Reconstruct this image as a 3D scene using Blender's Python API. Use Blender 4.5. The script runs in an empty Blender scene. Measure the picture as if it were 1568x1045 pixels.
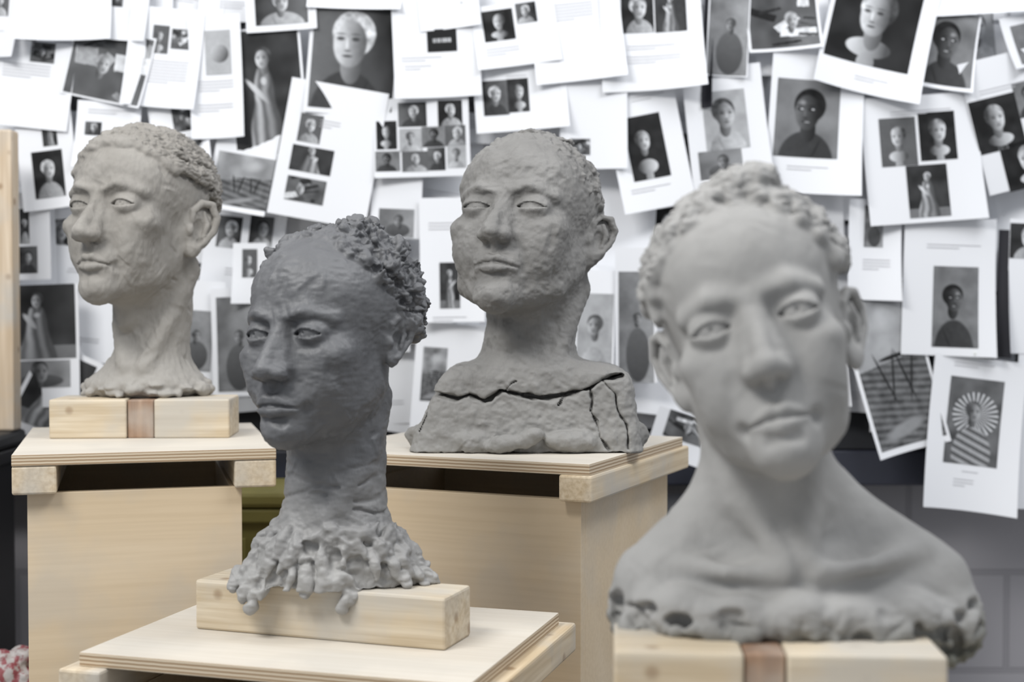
import bpy, math, random, time
import numpy as np
from mathutils import Vector, Matrix
T0=time.time()
ZOOM=1.0;ZC=(784,522.5)
sc=bpy.context.scene
F=2178.;CX=784.;CY=522.5;CAMZ=1.35;T=math.atan((522.5-460)/F)
def unproj(px,py,d):
    x=(px-CX)/F;v=(CY-py)/F
    dy=math.cos(T)+v*math.sin(T);dz=-math.sin(T)+v*math.cos(T);s=d/dy
    return np.array((x*s,d,CAMZ+dz*s))
# ------------------------------------------------ noise
def _h(ix,iy,iz,seed):
    n=(ix.astype(np.uint32)*np.uint32(374761393)+iy.astype(np.uint32)*np.uint32(668265263)+iz.astype(np.uint32)*np.uint32(2246822519)+np.uint32(seed*3266489917%4294967295))
    n=(n^(n>>np.uint32(13)))*np.uint32(1274126177)
    n=n^(n>>np.uint32(16))
    return (n&np.uint32(0xffffff)).astype(np.float32)/np.float32(0xffffff)
def vnoise(P,seed=1):
    P=np.asarray(P,np.float64)
    I=np.floor(P).astype(np.int64);f=P-I;f=f*f*(3-2*f)
    r=0
    for a in (0,1):
        wx=f[:,0] if a else 1-f[:,0]
        for b in (0,1):
            wy=f[:,1] if b else 1-f[:,1]
            for c in (0,1):
                wz=f[:,2] if c else 1-f[:,2]
                r=r+wx*wy*wz*_h((I[:,0]+a+5000),(I[:,1]+b+5000),(I[:,2]+c+5000),seed)
    return r*2-1
def fbm(P,seed=1,o=3):
    r=0;a=1.
    for i in range(o):
        r=r+a*vnoise(P*(2.03**i),seed+i);a*=.5
    return r
def billow(P,seed=1,o=2):
    P=P+np.stack([vnoise(P*.7,seed+50),vnoise(P*.7,seed+51),vnoise(P*.7,seed+52)],1)*.8
    r=0;a=1.
    for i in range(o):
        r=r+a*(np.abs(vnoise(P*(1.9**i),seed+i))*2.4-.8);a*=.5
    return r
# ------------------------------------------------ SDF volume
class Frame:
    def __init__(s,c=(0,0,0),R=None,S=(1,1,1)):
        s.c=np.array(c,float);s.R=np.eye(3) if R is None else np.array(R,float);s.S=np.array(S,float);s.m=float(np.mean(s.S))
    def w(s,p): return s.c+s.R@(s.S*np.array(p,float))
def smin(a,b,k):
    e=np.maximum(k-np.abs(a-b),0)/k
    return np.minimum(a,b)-e*e*k*.25
class Vol:
    def __init__(s,lo,hi,h):
        s.lo=np.array(lo,float);s.h=h
        s.n=np.ceil((np.array(hi)-s.lo)/h).astype(int)+1
        s.ax=[(s.lo[i]+h*np.arange(s.n[i])).astype(np.float32) for i in range(3)]
        s.D=np.full(s.n,1.0,np.float32)
    def loc(s,fr,c,rad):
        wc=fr.w(c);R=rad*fr.S.max();sl=[]
        for i in range(3):
            a=max(0,int((wc[i]-R-s.lo[i])/s.h));b=min(s.n[i],int((wc[i]+R-s.lo[i])/s.h)+2)
            if b<=a: return None
            sl.append(slice(a,b))
        dx=(s.ax[0][sl[0]]-np.float32(fr.c[0]))[:,None,None];dy=(s.ax[1][sl[1]]-np.float32(fr.c[1]))[None,:,None];dz=(s.ax[2][sl[2]]-np.float32(fr.c[2]))[None,None,:]
        M=fr.R.astype(np.float32);q=[(M[0,i]*dx+M[1,i]*dy+M[2,i]*dz)/np.float32(fr.S[i]) for i in range(3)]
        return tuple(sl),q
    def comb(s,sl,d,k,op):
        if op=='u': s.D[sl]=smin(s.D[sl],d,k)
        elif op=='s': s.D[sl]=-smin(-s.D[sl],d,k)
    def ell(s,fr,c,r,k=.01,op='u',rot=None,m=None):
        c=np.array(c,float);r=np.array(r if hasattr(r,'__len__') else (r,r,r),float)
        L=s.loc(fr,c,r.max()+(m if m else max(.012,2*k)))
        if L is None:return
        sl,q=L;q=[q[i]-np.float32(c[i]) for i in range(3)]
        if rot is not None:
            q=[rot[i][0]*q[0]+rot[i][1]*q[1]+rot[i][2]*q[2] for i in range(3)]
        a=0;b=0
        for i in range(3):
            t=q[i]/np.float32(r[i]);a=a+t*t;t=t/np.float32(r[i]);b=b+t*t
        a=np.sqrt(a);b=np.sqrt(b)+1e-9
        s.comb(sl,(a*(a-1)/b*fr.m).astype(np.float32),k,op)
    def seg(s,q,a,b,ra,rb):
        ba=b-a;L2=float(ba@ba)+1e-12
        p=[q[i]-np.float32(a[i]) for i in range(3)]
        t=np.clip((p[0]*ba[0]+p[1]*ba[1]+p[2]*ba[2])/L2,0,1).astype(np.float32)
        d=0
        for i in range(3):
            e=p[i]-t*np.float32(ba[i]);d=d+e*e
        return np.sqrt(d)-(np.float32(ra)+t*np.float32(rb-ra))
    def chain(s,fr,pts,rads,k=.01,op='u',m=None):
        pts=[np.array(p,float) for p in pts]
        if not hasattr(rads,'__len__'): rads=[rads]*len(pts)
        P=np.array(pts);lo=P.min(0);hi=P.max(0);c=(lo+hi)/2;rad=np.abs(hi-lo).max()/2*1.45+max(rads)+(m if m else max(.010,2*k))
        L=s.loc(fr,c,rad)
        if L is None:return
        sl,q=L;d=None
        for i in range(len(pts)-1):
            e=s.seg(q,pts[i],pts[i+1],rads[i],rads[i+1]);d=e if d is None else np.minimum(d,e)
        s.comb(sl,(d*fr.m).astype(np.float32),k,op)
    def groove(s,fr,pts,wd,dep):
        pts=[np.array(p,float) for p in pts];P=np.array(pts);lo=P.min(0);hi=P.max(0)
        L=s.loc(fr,(lo+hi)/2,np.abs(hi-lo).max()/2*1.3+wd*3)
        if L is None:return
        sl,q=L;d=None
        for i in range(len(pts)-1):
            e=s.seg(q,pts[i],pts[i+1],0,0);d=e if d is None else np.minimum(d,e)
        s.D[sl]+=(dep*np.exp(-(d/wd)**2)).astype(np.float32)
    def crack(s,pts,wd,dep,ymax):
        P=np.array(pts,float);lo=P.min(0)-.01;hi=P.max(0)+.01
        ix=slice(max(0,int((lo[0]-s.lo[0])/s.h)),int((hi[0]-s.lo[0])/s.h)+2);iz=slice(max(0,int((lo[1]-s.lo[2])/s.h)),int((hi[1]-s.lo[2])/s.h)+2);iy=slice(0,max(1,int((ymax-s.lo[1])/s.h)))
        X=s.ax[0][ix][:,None];Z=s.ax[2][iz][None,:];d=None;w=None
        for i in range(len(P)-1):
            a=P[i];ba=P[i+1]-a;t=np.clip(((X-a[0])*ba[0]+(Z-a[1])*ba[1])/(ba@ba+1e-12),0,1)
            e=np.sqrt((X-a[0]-t*ba[0])**2+(Z-a[1]-t*ba[1])**2);d=e if d is None else np.minimum(d,e)
        ww=wd*(.75+.35*np.sin(X*170)*np.sin(X*61+1)+.2*np.sin(Z*200))
        s.D[ix,iy,iz]+=(dep*np.exp(-(d/ww)**2)).astype(np.float32)[:,None,:]
def nets(v):
    D=v.D;S=D<0;n=D.shape
    c=np.zeros((n[0]-1,n[1]-1,n[2]-1),np.uint8);off=[(a,b,e) for a in (0,1) for b in (0,1) for e in (0,1)]
    for a,b,e in off: c+=S[a:n[0]-1+a,b:n[1]-1+b,e:n[2]-1+e]
    act=(c>0)&(c<8);ids=np.argwhere(act);idx=np.full(act.shape,-1,np.int32);idx[act]=np.arange(len(ids),dtype=np.int32)
    acc=np.zeros((len(ids),3));cnt=np.zeros(len(ids))
    for a in off:
        for ax in range(3):
            if a[ax]: continue
            b=list(a);b[ax]=1
            da=D[ids[:,0]+a[0],ids[:,1]+a[1],ids[:,2]+a[2]];db=D[ids[:,0]+b[0],ids[:,1]+b[1],ids[:,2]+b[2]]
            m=(da<0)!=(db<0);t=np.where(m,da/np.where(m,da-db,1),0)
            pos=np.tile(np.array(a,float),(len(ids),1));pos[:,ax]+=t
            acc[m]+=pos[m];cnt[m]+=1
    V=v.lo+v.h*(ids+acc/cnt[:,None]);Q=[]
    def emit(cells,first):
        q=np.stack([idx[cc[0],cc[1],cc[2]] for cc in cells],1)
        q[~first]=q[~first][:,::-1];Q.append(q)
    g=np.argwhere(S[:-1,1:-1,1:-1]!=S[1:,1:-1,1:-1]);i,j,k=g[:,0],g[:,1]+1,g[:,2]+1
    emit([(i,j-1,k-1),(i,j,k-1),(i,j,k),(i,j-1,k)],S[i,j,k])
    g=np.argwhere(S[1:-1,:-1,1:-1]!=S[1:-1,1:,1:-1]);i,j,k=g[:,0]+1,g[:,1],g[:,2]+1
    emit([(i-1,j,k-1),(i-1,j,k),(i,j,k),(i,j,k-1)],S[i,j,k])
    g=np.argwhere(S[1:-1,1:-1,:-1]!=S[1:-1,1:-1,1:]);i,j,k=g[:,0]+1,g[:,1]+1,g[:,2]
    emit([(i-1,j-1,k),(i,j-1,k),(i,j,k),(i-1,j,k)],S[i,j,k])
    return V,np.concatenate(Q)
def mk_mesh(name,V,Q,smooth=True):
    me=bpy.data.meshes.new(name);Q=np.asarray(Q);k=Q.shape[1]
    me.vertices.add(len(V));me.vertices.foreach_set('co',np.asarray(V,np.float32).ravel())
    me.loops.add(Q.size);me.loops.foreach_set('vertex_index',Q.astype(np.int32).ravel())
    me.polygons.add(len(Q));me.polygons.foreach_set('loop_start',np.arange(0,Q.size,k,dtype=np.int32))
    me.update(calc_edges=True)
    me.polygons.foreach_set('use_smooth',np.full(len(Q),smooth));me.update()
    return me
def add_obj(name,me,mat=None,loc=(0,0,0),parent=None):
    ob=bpy.data.objects.new(name,me);sc.collection.objects.link(ob);ob.location=loc
    if mat is not None: me.materials.append(mat)
    if parent: ob.parent=parent
    return ob
def strokes(V,N,n,w,dep,ln,seed,avoid=(),zr=None,vert=.6):
    rg=np.random.RandomState(seed);out=np.zeros(len(V))
    for _ in range(n):
        i=rg.randint(len(V));p=V[i]
        if zr and not(zr[0]<p[2]<zr[1]): continue
        if p[1]>.05: continue
        if any(np.linalg.norm(p-a)<r for a,r in avoid): continue
        t=rg.normal(size=3);t[2]+=vert*rg.choice([-1,1])*2;nn=N[i];t-=nn*(t@nn);t/=np.linalg.norm(t)+1e-9;b=np.cross(nn,t)
        L=ln*rg.uniform(.4,1.3);W=w*rg.uniform(.5,1.6);q=V-p;m=np.flatnonzero((np.abs(q[:,0])<L+W)&(np.abs(q[:,1])<L+W)&(np.abs(q[:,2])<L+W));q=q[m]
        if len(m)==0: continue
        m2=(N[m]@nn)>.3
        a=np.abs(q@t)/L;c=(q@b)/W;h=q@nn
        f=np.exp(-a**3)*( -np.exp(-np.abs(c)**2.5)+.28*np.exp(-((c-1.35)/.45)**2))*np.exp(-(h/(.012))**2)
        out[m]+=dep*rg.uniform(.3,1.2)*f*m2*rg.choice([1,1,-.8])
    return np.clip(out,-.0028,.0022)
def finish(name,v,mat,loc,disp,parent=None):
    V,Q=nets(v);me=mk_mesh(name,V,Q)
    N=np.empty(len(V)*3,np.float32);me.vertex_normals.foreach_get('vector',N);N=N.reshape(-1,3)
    V=V+N*disp(V,N)[:,None]
    me.vertices.foreach_set('co',V.astype(np.float32).ravel());me.update()
    print(name,len(V),'verts',round(time.time()-T0,1))
    return add_obj(name,me,mat,loc,parent)
# ------------------------------------------------ head builder
def rot3(yaw,pitch,roll):
    y,p,r=[math.radians(a) for a in (yaw,pitch,roll)]
    Rz=np.array(Matrix.Rotation(-y,3,'Z'));Ry=np.array(Matrix.Rotation(-r,3,'Y'));Rx=np.array(Matrix.Rotation(-p,3,'X'))
    return Rz@Ry@Rx
CC=np.array((0,.018,.035));CR=np.array((.077,.095,.085))
def sp(az,el,lift=0):
    a=math.radians(az);e=math.radians(el)
    d=np.array((math.sin(a)*math.cos(e),-math.cos(a)*math.cos(e),math.sin(e)))
    return CC+d*(CR+lift)
def hairline(az,front,side=2,back=-38):
    a=abs((az+180)%360-180)
    if a<90:
        t=a/90.;t=t*t*(3-2*t);return front+(side-front)*t**1.4
    t=(a-90)/90.;return side+(back-side)*t
def hairmask(V,fr,hl,soft=5.):
    q=((V-fr.c)@fr.R)/fr.S-CC;q=q/CR
    r=np.linalg.norm(q,axis=1)+1e-9;el=np.degrees(np.arcsin(np.clip(q[:,2]/r,-1,1)));az=np.degrees(np.arctan2(q[:,0],-q[:,1]))
    tb=np.array([hl(a) for a in range(-180,181,3)]);h=np.interp(az,np.arange(-180,181,3),tb)
    nz=vnoise(V*55,77)*3
    return np.clip((el-h+nz)/soft,0,1)*np.clip((r-.9)/.06,0,1)
def head(v,fr,P):
    g=P.get
    v.ell(fr,CC,CR,k=.02,m=.09)
    v.ell(fr,(0,-.025,CC[2]+.007-(.085-CR[2])*.3),(.064,.058,.056-(.085-CR[2])*.7),k=.025,m=.05)
    v.ell(fr,(0,-.028,-.035),(.060*g('fw',1),.061,.083*g('fl',1)),k=.025,m=.06)
    jw=g('jw',.047);cz=g('cz',0)
    for s in (1,-1):
        v.chain(fr,[(s*jw,.004,-.052),(s*jw*.85,-.030,-.082-cz),(.0,-.074,-.102-cz)],[.020,.017,.017],k=.022,m=.04)
    no=g('nose',1.);EX=g('ex',.0315);ER=g('er',1.)
    for s in (1,-1):
        v.ell(fr,(s*.047,-.058,-.024),(.020,.020,.014),k=.020)
        v.ell(fr,(s*.034,-.055,-.052),(.024*g('ck',1),.026,.028),k=.02)
        v.chain(fr,[(s*.010,-.080,.0165),(s*(EX-.002),-.079,.0210),(s*(EX+.020),-.062,.014)],[.0070,.0078,.005],k=.012)
        v.ell(fr,(s*(EX+.0005),-.098,-.002),(.0185*ER,.0175,.0125*ER),k=.012,op='s')
        v.ell(fr,(s*.0185,-.0925,.004),(.007,.009,.009),k=.010,op='s')
    nw=g('nw',1)
    v.chain(fr,[(0,-.079,.014),(0,-.0925,-.006),(0,-.102*no-.003,-.026),(0,-.105*no-.004,-.037)],[.0070,.0062,.0075,.0090],k=.009)
    v.ell(fr,(0,-.1055*no-.0035,-.0400),(.0108,.0098,.0086),k=.006)
    for s in (1,-1):
        v.chain(fr,[(s*.004,-.082,-.004),(s*.011,-.084,-.036)],[.006,.009],k=.012)
        v.chain(fr,[(s*.005,-.0875,-.012),(s*.0085,-.0935*no,-.027),(s*.0105*nw,-.0965*no,-.040)],[.0055,.0068,.0075],k=.010)
        v.ell(fr,(s*.0112*nw,-.0985*no,-.0425),(.0082,.0125,.0076),k=.007)
        v.ell(fr,(s*.0064*nw,-.1045*no,-.0530),(.0036,.0060,.0048),k=.002,op='s')
        v.groove(fr,[(s*.0170*nw,-.107*no,-.036),(s*.0205*nw,-.098,-.038),(s*.0210*nw,-.094,-.047)],.0022,.0009)
    v.chain(fr,[(0,-.108*no,-.046),(0,-.098,-.052)],.004,k=.004)
    mw=g('mw',1.);mp=g('mp',0.);lf=g('lip',1.);mz=g('mz',0.);mc=mz-g('mc',.003)
    v.ell(fr,(0,-.0755-mp,-.072+mz),(.031,.022,.024),k=.016)
    v.ell(fr,(0,-.080-g('chin',0),-.104-cz),(.021,.018,.016),k=.014)
    v.groove(fr,[(0,-.105,-.054),(0,-.104,-.063+mz)],.0032,.0016)
    for s in (1,-1):
        v.chain(fr,[(0,-.0985-mp,-.0693+mz),(s*.006*mw,-.0988-mp,-.0678+mz),(s*.015*mw,-.0945-mp,-.0702+mz*.5+mc*.5),(s*.0262*mw,-.0855-mp,-.0738+mc)],[.0044*lf,.0052*lf,.0043*lf,.0014],k=.0030)
        v.chain(fr,[(0,-.0980-mp,-.0800+mz),(s*.010*mw,-.0965-mp,-.0793+mz),(s*.019*mw,-.0906-mp,-.0768+mz*.5+mc*.5),(s*.0262*mw,-.0855-mp,-.0738+mc)],[.0062*lf,.0056*lf,.0036*lf,.0010],k=.0030)
    for s in (1,-1):
        v.groove(fr,[(0,-.1035-mp,-.0740+mz),(s*.012*mw,-.1000-mp,-.0735+mz*.6+mc*.4),(s*.028*mw,-.086-mp,-.0740+mc)],.0015,.0038)
        v.ell(fr,(s*.031*mw,-.083,-.0760+mc),(.003,.004,.004),k=.009,op='s')
        v.groove(fr,[(s*.021,-.096,-.043),(s*.029,-.087,-.058),(s*.034,-.079,-.082)],.0045,g('naso',.0022))
        v.groove(fr,[(s*(EX-.012),-.090,-.0145),(s*EX,-.088,-.020),(s*(EX+.012),-.080,-.017)],.0035,g('bag',.0010))
    v.groove(fr,[(-.011,-.096,-.0915+mz-cz*.5),(.011,-.096,-.0915+mz-cz*.5)],.005,.0026)
    for s in (1,-1):
        e=np.array((s*EX,-.0690-g('ed',0),-.001));re=.0132*ER
        sl,q=v.loc(fr,e,.034)
        x=(q[0]-e[0]).astype(np.float32);y=q[1]-e[1];z=q[2]-e[2]
        xs=x*s
        r=np.sqrt(x*x+y*y+z*z)
        lid=np.sqrt((x/1.12)**2+y*y+z*z)-(re+.0024)
        hg=g('open',.0052)
        wc=-.0006-.02*xs
        up=(z>wc)
        f=np.abs(z-wc)-np.where(up,hg*1.12,hg*.88)*(1-(xs/(.0150*ER))**2)
        f=np.where(y<0.002,f,.02)
        D=v.D[sl]
        D=smin(D,(lid*fr.m).astype(np.float32),.004)
        D=-smin(-D,(np.maximum(f,-(r-re))*fr.m).astype(np.float32),.0010)
        D=np.minimum(D,((r-re)*fr.m).astype(np.float32))
        rho=np.sqrt((x-g('gz',0))**2+(z-wc-.0006)**2);m=(y<-.004)
        D=D+np.where(m,g('iris',.0008)*np.exp(-((rho-.0050)/.0011)**2)+g('pup',.0030)*np.exp(-(rho/.0021)**2),0).astype(np.float32)*np.clip(-f/.001,0,1).astype(np.float32)
        v.D[sl]=D
        pts=[e+np.array((s*ER*(-.012+.026*t),-.0135*ER-.0025*math.sin(math.pi*t)+.0045*t,.0040+ER*.0070*math.sin(math.pi*t))) for t in np.linspace(0,1,6)]
        v.groove(fr,pts,.0015,g('crease',.0018))
        if g('brow',0):
            b_=g('brow')
            v.chain(fr,[(s*.009,-.0865,.0160),(s*(EX-.004),-.0872,.0220),(s*(EX+.019),-.067,.0155)],[.0026*b_,.0036*b_,.0018*b_],k=.005)
        if g('ear',1):
            es=g('es',1.);o=np.array((s*(.0735+g('eox',0)),.014+g('eoy',0),-.008+g('eoz',0)));A=math.radians(g('ea',30));ud=np.array((s*math.sin(A),math.cos(A),-.15));ud/=np.linalg.norm(ud);nd=np.array((s*math.cos(A),-math.sin(A),0));wd=np.cross(ud,nd)*(-s);wd/=np.linalg.norm(wd)
            if wd[2]<0: wd=-wd
            R=[ud,wd,nd]
            E=lambda u,w,n=0:o+es*(u*ud+w*wd+n*nd)
            v.ell(fr,E(.008,.002,-.002),(.017*es,.027*es,.0050*es),k=.005,rot=R)
            v.ell(fr,E(-.004,-.002,-.010),(.012*es,.022*es,.011*es),k=.012,rot=R)
            v.ell(fr,E(.005,-.002,.005),(.0085*es,.0120*es,.0068*es),k=.003,op='s',rot=R)
            v.chain(fr,[E(-.005,.005,.002),E(-.006,.016,.004),E(.002,.027,.005),E(.014,.028,.005),E(.0235,.016,.005),E(.0225,0,.004),E(.015,-.014,.003),E(.007,-.024,.002)],[.003*es,.0036*es,.0038*es,.0040*es,.0040*es,.0036*es,.0034*es,.004*es],k=.0025)
            v.chain(fr,[E(.008,.018,.003),E(.014,.006,.004),E(.011,-.010,.003)],[.0022,.0030,.0026],k=.0025)
            v.ell(fr,E(.002,-.027,.001),(.008*es,.009*es,.005*es),k=.006,rot=R)
            v.ell(fr,E(-.006,-.006,.003),(.004*es,.006*es,.004*es),k=.004,rot=R)
def eyepts(fr,P):
    g=P.get;EX=g('ex',.0315)
    return [(fr.w((s*EX,-.083,0)),.024) for s in (1,-1)]+[(fr.w((0,-.100,-.074)),.024),(fr.w((0,-.115,-.045)),.020)]
# ------------------------------------------------ materials
def nt(m):
    m.use_nodes=True;return m.node_tree.nodes,m.node_tree.links,m.node_tree.nodes['Principled BSDF']
def clay(name,c1,c2,c3=None,zlo=0,zhi=1,bump=.5,zn=.03,rough=.82,spec=.25):
    m=bpy.data.materials.new(name);N,L,B=nt(m);tc=N.new('ShaderNodeTexCoord')
    n1=N.new('ShaderNodeTexNoise');n1.inputs['Scale'].default_value=16;n1.inputs['Detail'].default_value=5;n1.inputs['Roughness'].default_value=.55;L.new(tc.outputs['Object'],n1.inputs['Vector'])
    r=N.new('ShaderNodeValToRGB');r.color_ramp.elements[0].position=.32;r.color_ramp.elements[1].position=.68
    r.color_ramp.elements[0].color=(*c1,1);r.color_ramp.elements[1].color=(*c2,1);L.new(n1.outputs['Fac'],r.inputs['Fac'])
    col=r.outputs['Color']
    if c3:
        sx=N.new('ShaderNodeSeparateXYZ');L.new(tc.outputs['Object'],sx.inputs[0])
        n3=N.new('ShaderNodeTexNoise');n3.inputs['Scale'].default_value=12;n3.inputs['Detail'].default_value=4;L.new(tc.outputs['Object'],n3.inputs['Vector'])
        ma=N.new('ShaderNodeMath');ma.operation='MULTIPLY_ADD';ma.inputs[1].default_value=zn*4;L.new(n3.outputs['Fac'],ma.inputs[0]);L.new(sx.outputs['Z'],ma.inputs[2])
        mr=N.new('ShaderNodeMapRange');mr.inputs['From Min'].default_value=zlo+zn*2;mr.inputs['From Max'].default_value=zhi+zn*2;mr.clamp=True;L.new(ma.outputs[0],mr.inputs['Value'])
        mx=N.new('ShaderNodeMix');mx.data_type='RGBA';mx.inputs[6].default_value=(*c3,1);L.new(mr.outputs[0],mx.inputs[0]);L.new(col,mx.inputs[7]);col=mx.outputs[2]
    L.new(col,B.inputs['Base Color']);B.inputs['Roughness'].default_value=rough;B.inputs['Specular IOR Level'].default_value=spec
    n2=N.new('ShaderNodeTexNoise');n2.inputs['Scale'].default_value=190;n2.inputs['Detail'].default_value=6;n2.inputs['Roughness'].default_value=.55
    mp=N.new('ShaderNodeMapping');mp.inputs['Rotation'].default_value=(.4,.7,.2);mp.inputs['Scale'].default_value=(1,1,.3);L.new(tc.outputs['Object'],mp.inputs[0]);L.new(mp.outputs[0],n2.inputs['Vector'])
    b=N.new('ShaderNodeBump');b.inputs['Strength'].default_value=bump;b.inputs['Distance'].default_value=.0016;L.new(n2.outputs['Fac'],b.inputs['Height'])
    L.new(b.outputs[0],B.inputs['Normal']);return m
def wood(name,c1,c2,axis=0,scale=1.,knots=True,rough=.6,ply=False):
    m=bpy.data.materials.new(name);N,L,B=nt(m);tc=N.new('ShaderNodeTexCoord');mp=N.new('ShaderNodeMapping')
    s=[14*scale]*3;s[axis]=1.2*scale;mp.inputs['Scale'].default_value=s;L.new(tc.outputs['Object'],mp.inputs[0])
    n=N.new('ShaderNodeTexNoise');n.inputs['Scale'].default_value=3 if not ply else 1.0;n.inputs['Detail'].default_value=7;n.inputs['Distortion'].default_value=1.2 if not ply else .5;L.new(mp.outputs[0],n.inputs['Vector'])
    r=N.new('ShaderNodeValToRGB');r.color_ramp.elements[0].position=.3;r.color_ramp.elements[1].position=.7
    r.color_ramp.elements[0].color=(*c1,1);r.color_ramp.elements[1].color=(*c2,1);L.new(n.outputs['Fac'],r.inputs['Fac']);col=r.outputs['Color']
    mp2=N.new('ShaderNodeMapping');s2=[160]*3;s2[axis]=5;mp2.inputs['Scale'].default_value=s2;L.new(tc.outputs['Object'],mp2.inputs[0]);ng=N.new('ShaderNodeTexNoise');ng.inputs['Scale'].default_value=1;ng.inputs['Detail'].default_value=3;L.new(mp2.outputs[0],ng.inputs['Vector'])
    rg=N.new('ShaderNodeValToRGB');rg.color_ramp.elements[0].position=.35;rg.color_ramp.elements[1].position=.6;rg.color_ramp.elements[0].color=(.80,.76,.70,1);rg.color_ramp.elements[1].color=(1,1,1,1);L.new(ng.outputs['Fac'],rg.inputs['Fac'])
    mm=N.new('ShaderNodeMix');mm.data_type='RGBA';mm.blend_type='MULTIPLY';mm.inputs[0].default_value=.28 if ply else 1.;L.new(col,mm.inputs[6]);L.new(rg.outputs[0],mm.inputs[7]);col=mm.outputs[2]
    if knots:
        v=N.new('ShaderNodeTexVoronoi');v.inputs['Scale'].default_value=21;L.new(tc.outputs['Object'],v.inputs['Vector'])
        rr=N.new('ShaderNodeValToRGB');rr.color_ramp.elements[0].position=.10;rr.color_ramp.elements[1].position=.19;rr.color_ramp.elements[0].color=(.75,.75,.75,1);rr.color_ramp.elements[1].color=(0,0,0,1);L.new(v.outputs['Distance'],rr.inputs['Fac'])
        mx=N.new('ShaderNodeMix');mx.data_type='RGBA';mx.inputs[7].default_value=(c1[0]*.45,c1[1]*.34,c1[2]*.24,1);L.new(rr.outputs[0],mx.inputs[0]);L.new(col,mx.inputs[6]);col=mx.outputs[2]
    n5=N.new('ShaderNodeTexNoise');n5.inputs['Scale'].default_value=9;n5.inputs['Detail'].default_value=6;L.new(tc.outputs['Object'],n5.inputs['Vector'])
    r5=N.new('ShaderNodeValToRGB');r5.color_ramp.elements[0].position=.46;r5.color_ramp.elements[1].position=.66;r5.color_ramp.elements[0].color=(0,0,0,1);r5.color_ramp.elements[1].color=(.35,.35,.35,1) if ply else (.75,.75,.75,1);L.new(n5.outputs['Fac'],r5.inputs['Fac'])
    mx=N.new('ShaderNodeMix');mx.data_type='RGBA';mx.inputs[7].default_value=(.46,.44,.40,1);L.new(r5.outputs[0],mx.inputs[0]);L.new(col,mx.inputs[6]);col=mx.outputs[2]
    L.new(col,B.inputs['Base Color']);B.inputs['Roughness'].default_value=rough
    b=N.new('ShaderNodeBump');b.inputs['Strength'].default_value=.25;b.inputs['Distance'].default_value=.001;L.new(n.outputs['Fac'],b.inputs['Height']);L.new(b.outputs[0],B.inputs['Normal'])
    return m
def plain(name,c,rough=.7,nz=.15,scale=30):
    m=bpy.data.materials.new(name);N,L,B=nt(m);tc=N.new('ShaderNodeTexCoord');n=N.new('ShaderNodeTexNoise');n.inputs['Scale'].default_value=scale;n.inputs['Detail'].default_value=5;L.new(tc.outputs['Object'],n.inputs['Vector'])
    r=N.new('ShaderNodeValToRGB');r.color_ramp.elements[0].color=(*[x*(1-nz) for x in c],1);r.color_ramp.elements[1].color=(*[min(1,x*(1+nz)) for x in c],1);L.new(n.outputs['Fac'],r.inputs['Fac']);L.new(r.outputs[0],B.inputs['Base Color']);B.inputs['Roughness'].default_value=rough;return m
M_plyx=wood('birch_ply_top',(.58,.53,.455),(.66,.615,.54),0,.6,False,.6,True)
M_plyz=wood('birch_ply_side',(.62,.49,.325),(.70,.58,.42),0,.5,False,.5,True)
M_pine=wood('pine_block',(.55,.45,.31),(.67,.59,.46),0,1)
M_beam=wood('pine_beam',(.60,.48,.32),(.70,.59,.43),1,1)
M_post=wood('stained_post',(.20,.105,.055),(.34,.20,.115),2,1,False)
M_edge=bpy.data.materials.new('ply_edge');N,L,B=nt(M_edge)
tc=N.new('ShaderNodeTexCoord');w=N.new('ShaderNodeTexWave');w.bands_direction='Z';w.inputs['Scale'].default_value=75;w.inputs['Distortion'].default_value=.6;L.new(tc.outputs['Object'],w.inputs['Vector'])
r=N.new('ShaderNodeValToRGB');r.color_ramp.elements[0].color=(.30,.20,.11,1);r.color_ramp.elements[1].color=(.66,.56,.42,1);L.new(w.outputs['Fac'],r.inputs['Fac']);L.new(r.outputs[0],B.inputs['Base Color'])
# ------------------------------------------------ boxes / stands
def box(name,lo,hi,mat,parent=None,bev=.0015,side=None,loc=(0,0,0),rz=0,seg=2):
    import bmesh
    bm=bmesh.new();bmesh.ops.create_cube(bm,size=1)
    lo=Vector(lo);hi=Vector(hi)
    for v in bm.verts: v.co=Vector([lo[i]+(v.co[i]+.5)*(hi[i]-lo[i]) for i in range(3)])
    if bev: bmesh.ops.bevel(bm,geom=list(bm.edges),offset=bev,segments=seg,affect='EDGES',profile=.5)
    me=bpy.data.meshes.new(name);bm.to_mesh(me)
    me.materials.append(mat)
    if side:
        me.materials.append(side)
        for p in me.polygons:
            if abs(p.normal.z)<.5: p.material_index=1
    bm.free();ob=bpy.data.objects.new(name,me);sc.collection.objects.link(ob);ob.location=loc;ob.rotation_euler=(0,0,rz)
    if parent: ob.parent=parent
    return ob
def empty(name,loc=(0,0,0),rz=0):
    e=bpy.data.objects.new(name,None);sc.collection.objects.link(e);e.location=loc;e.rotation_euler=(0,0,rz);e.empty_display_size=.1;return e
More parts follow.
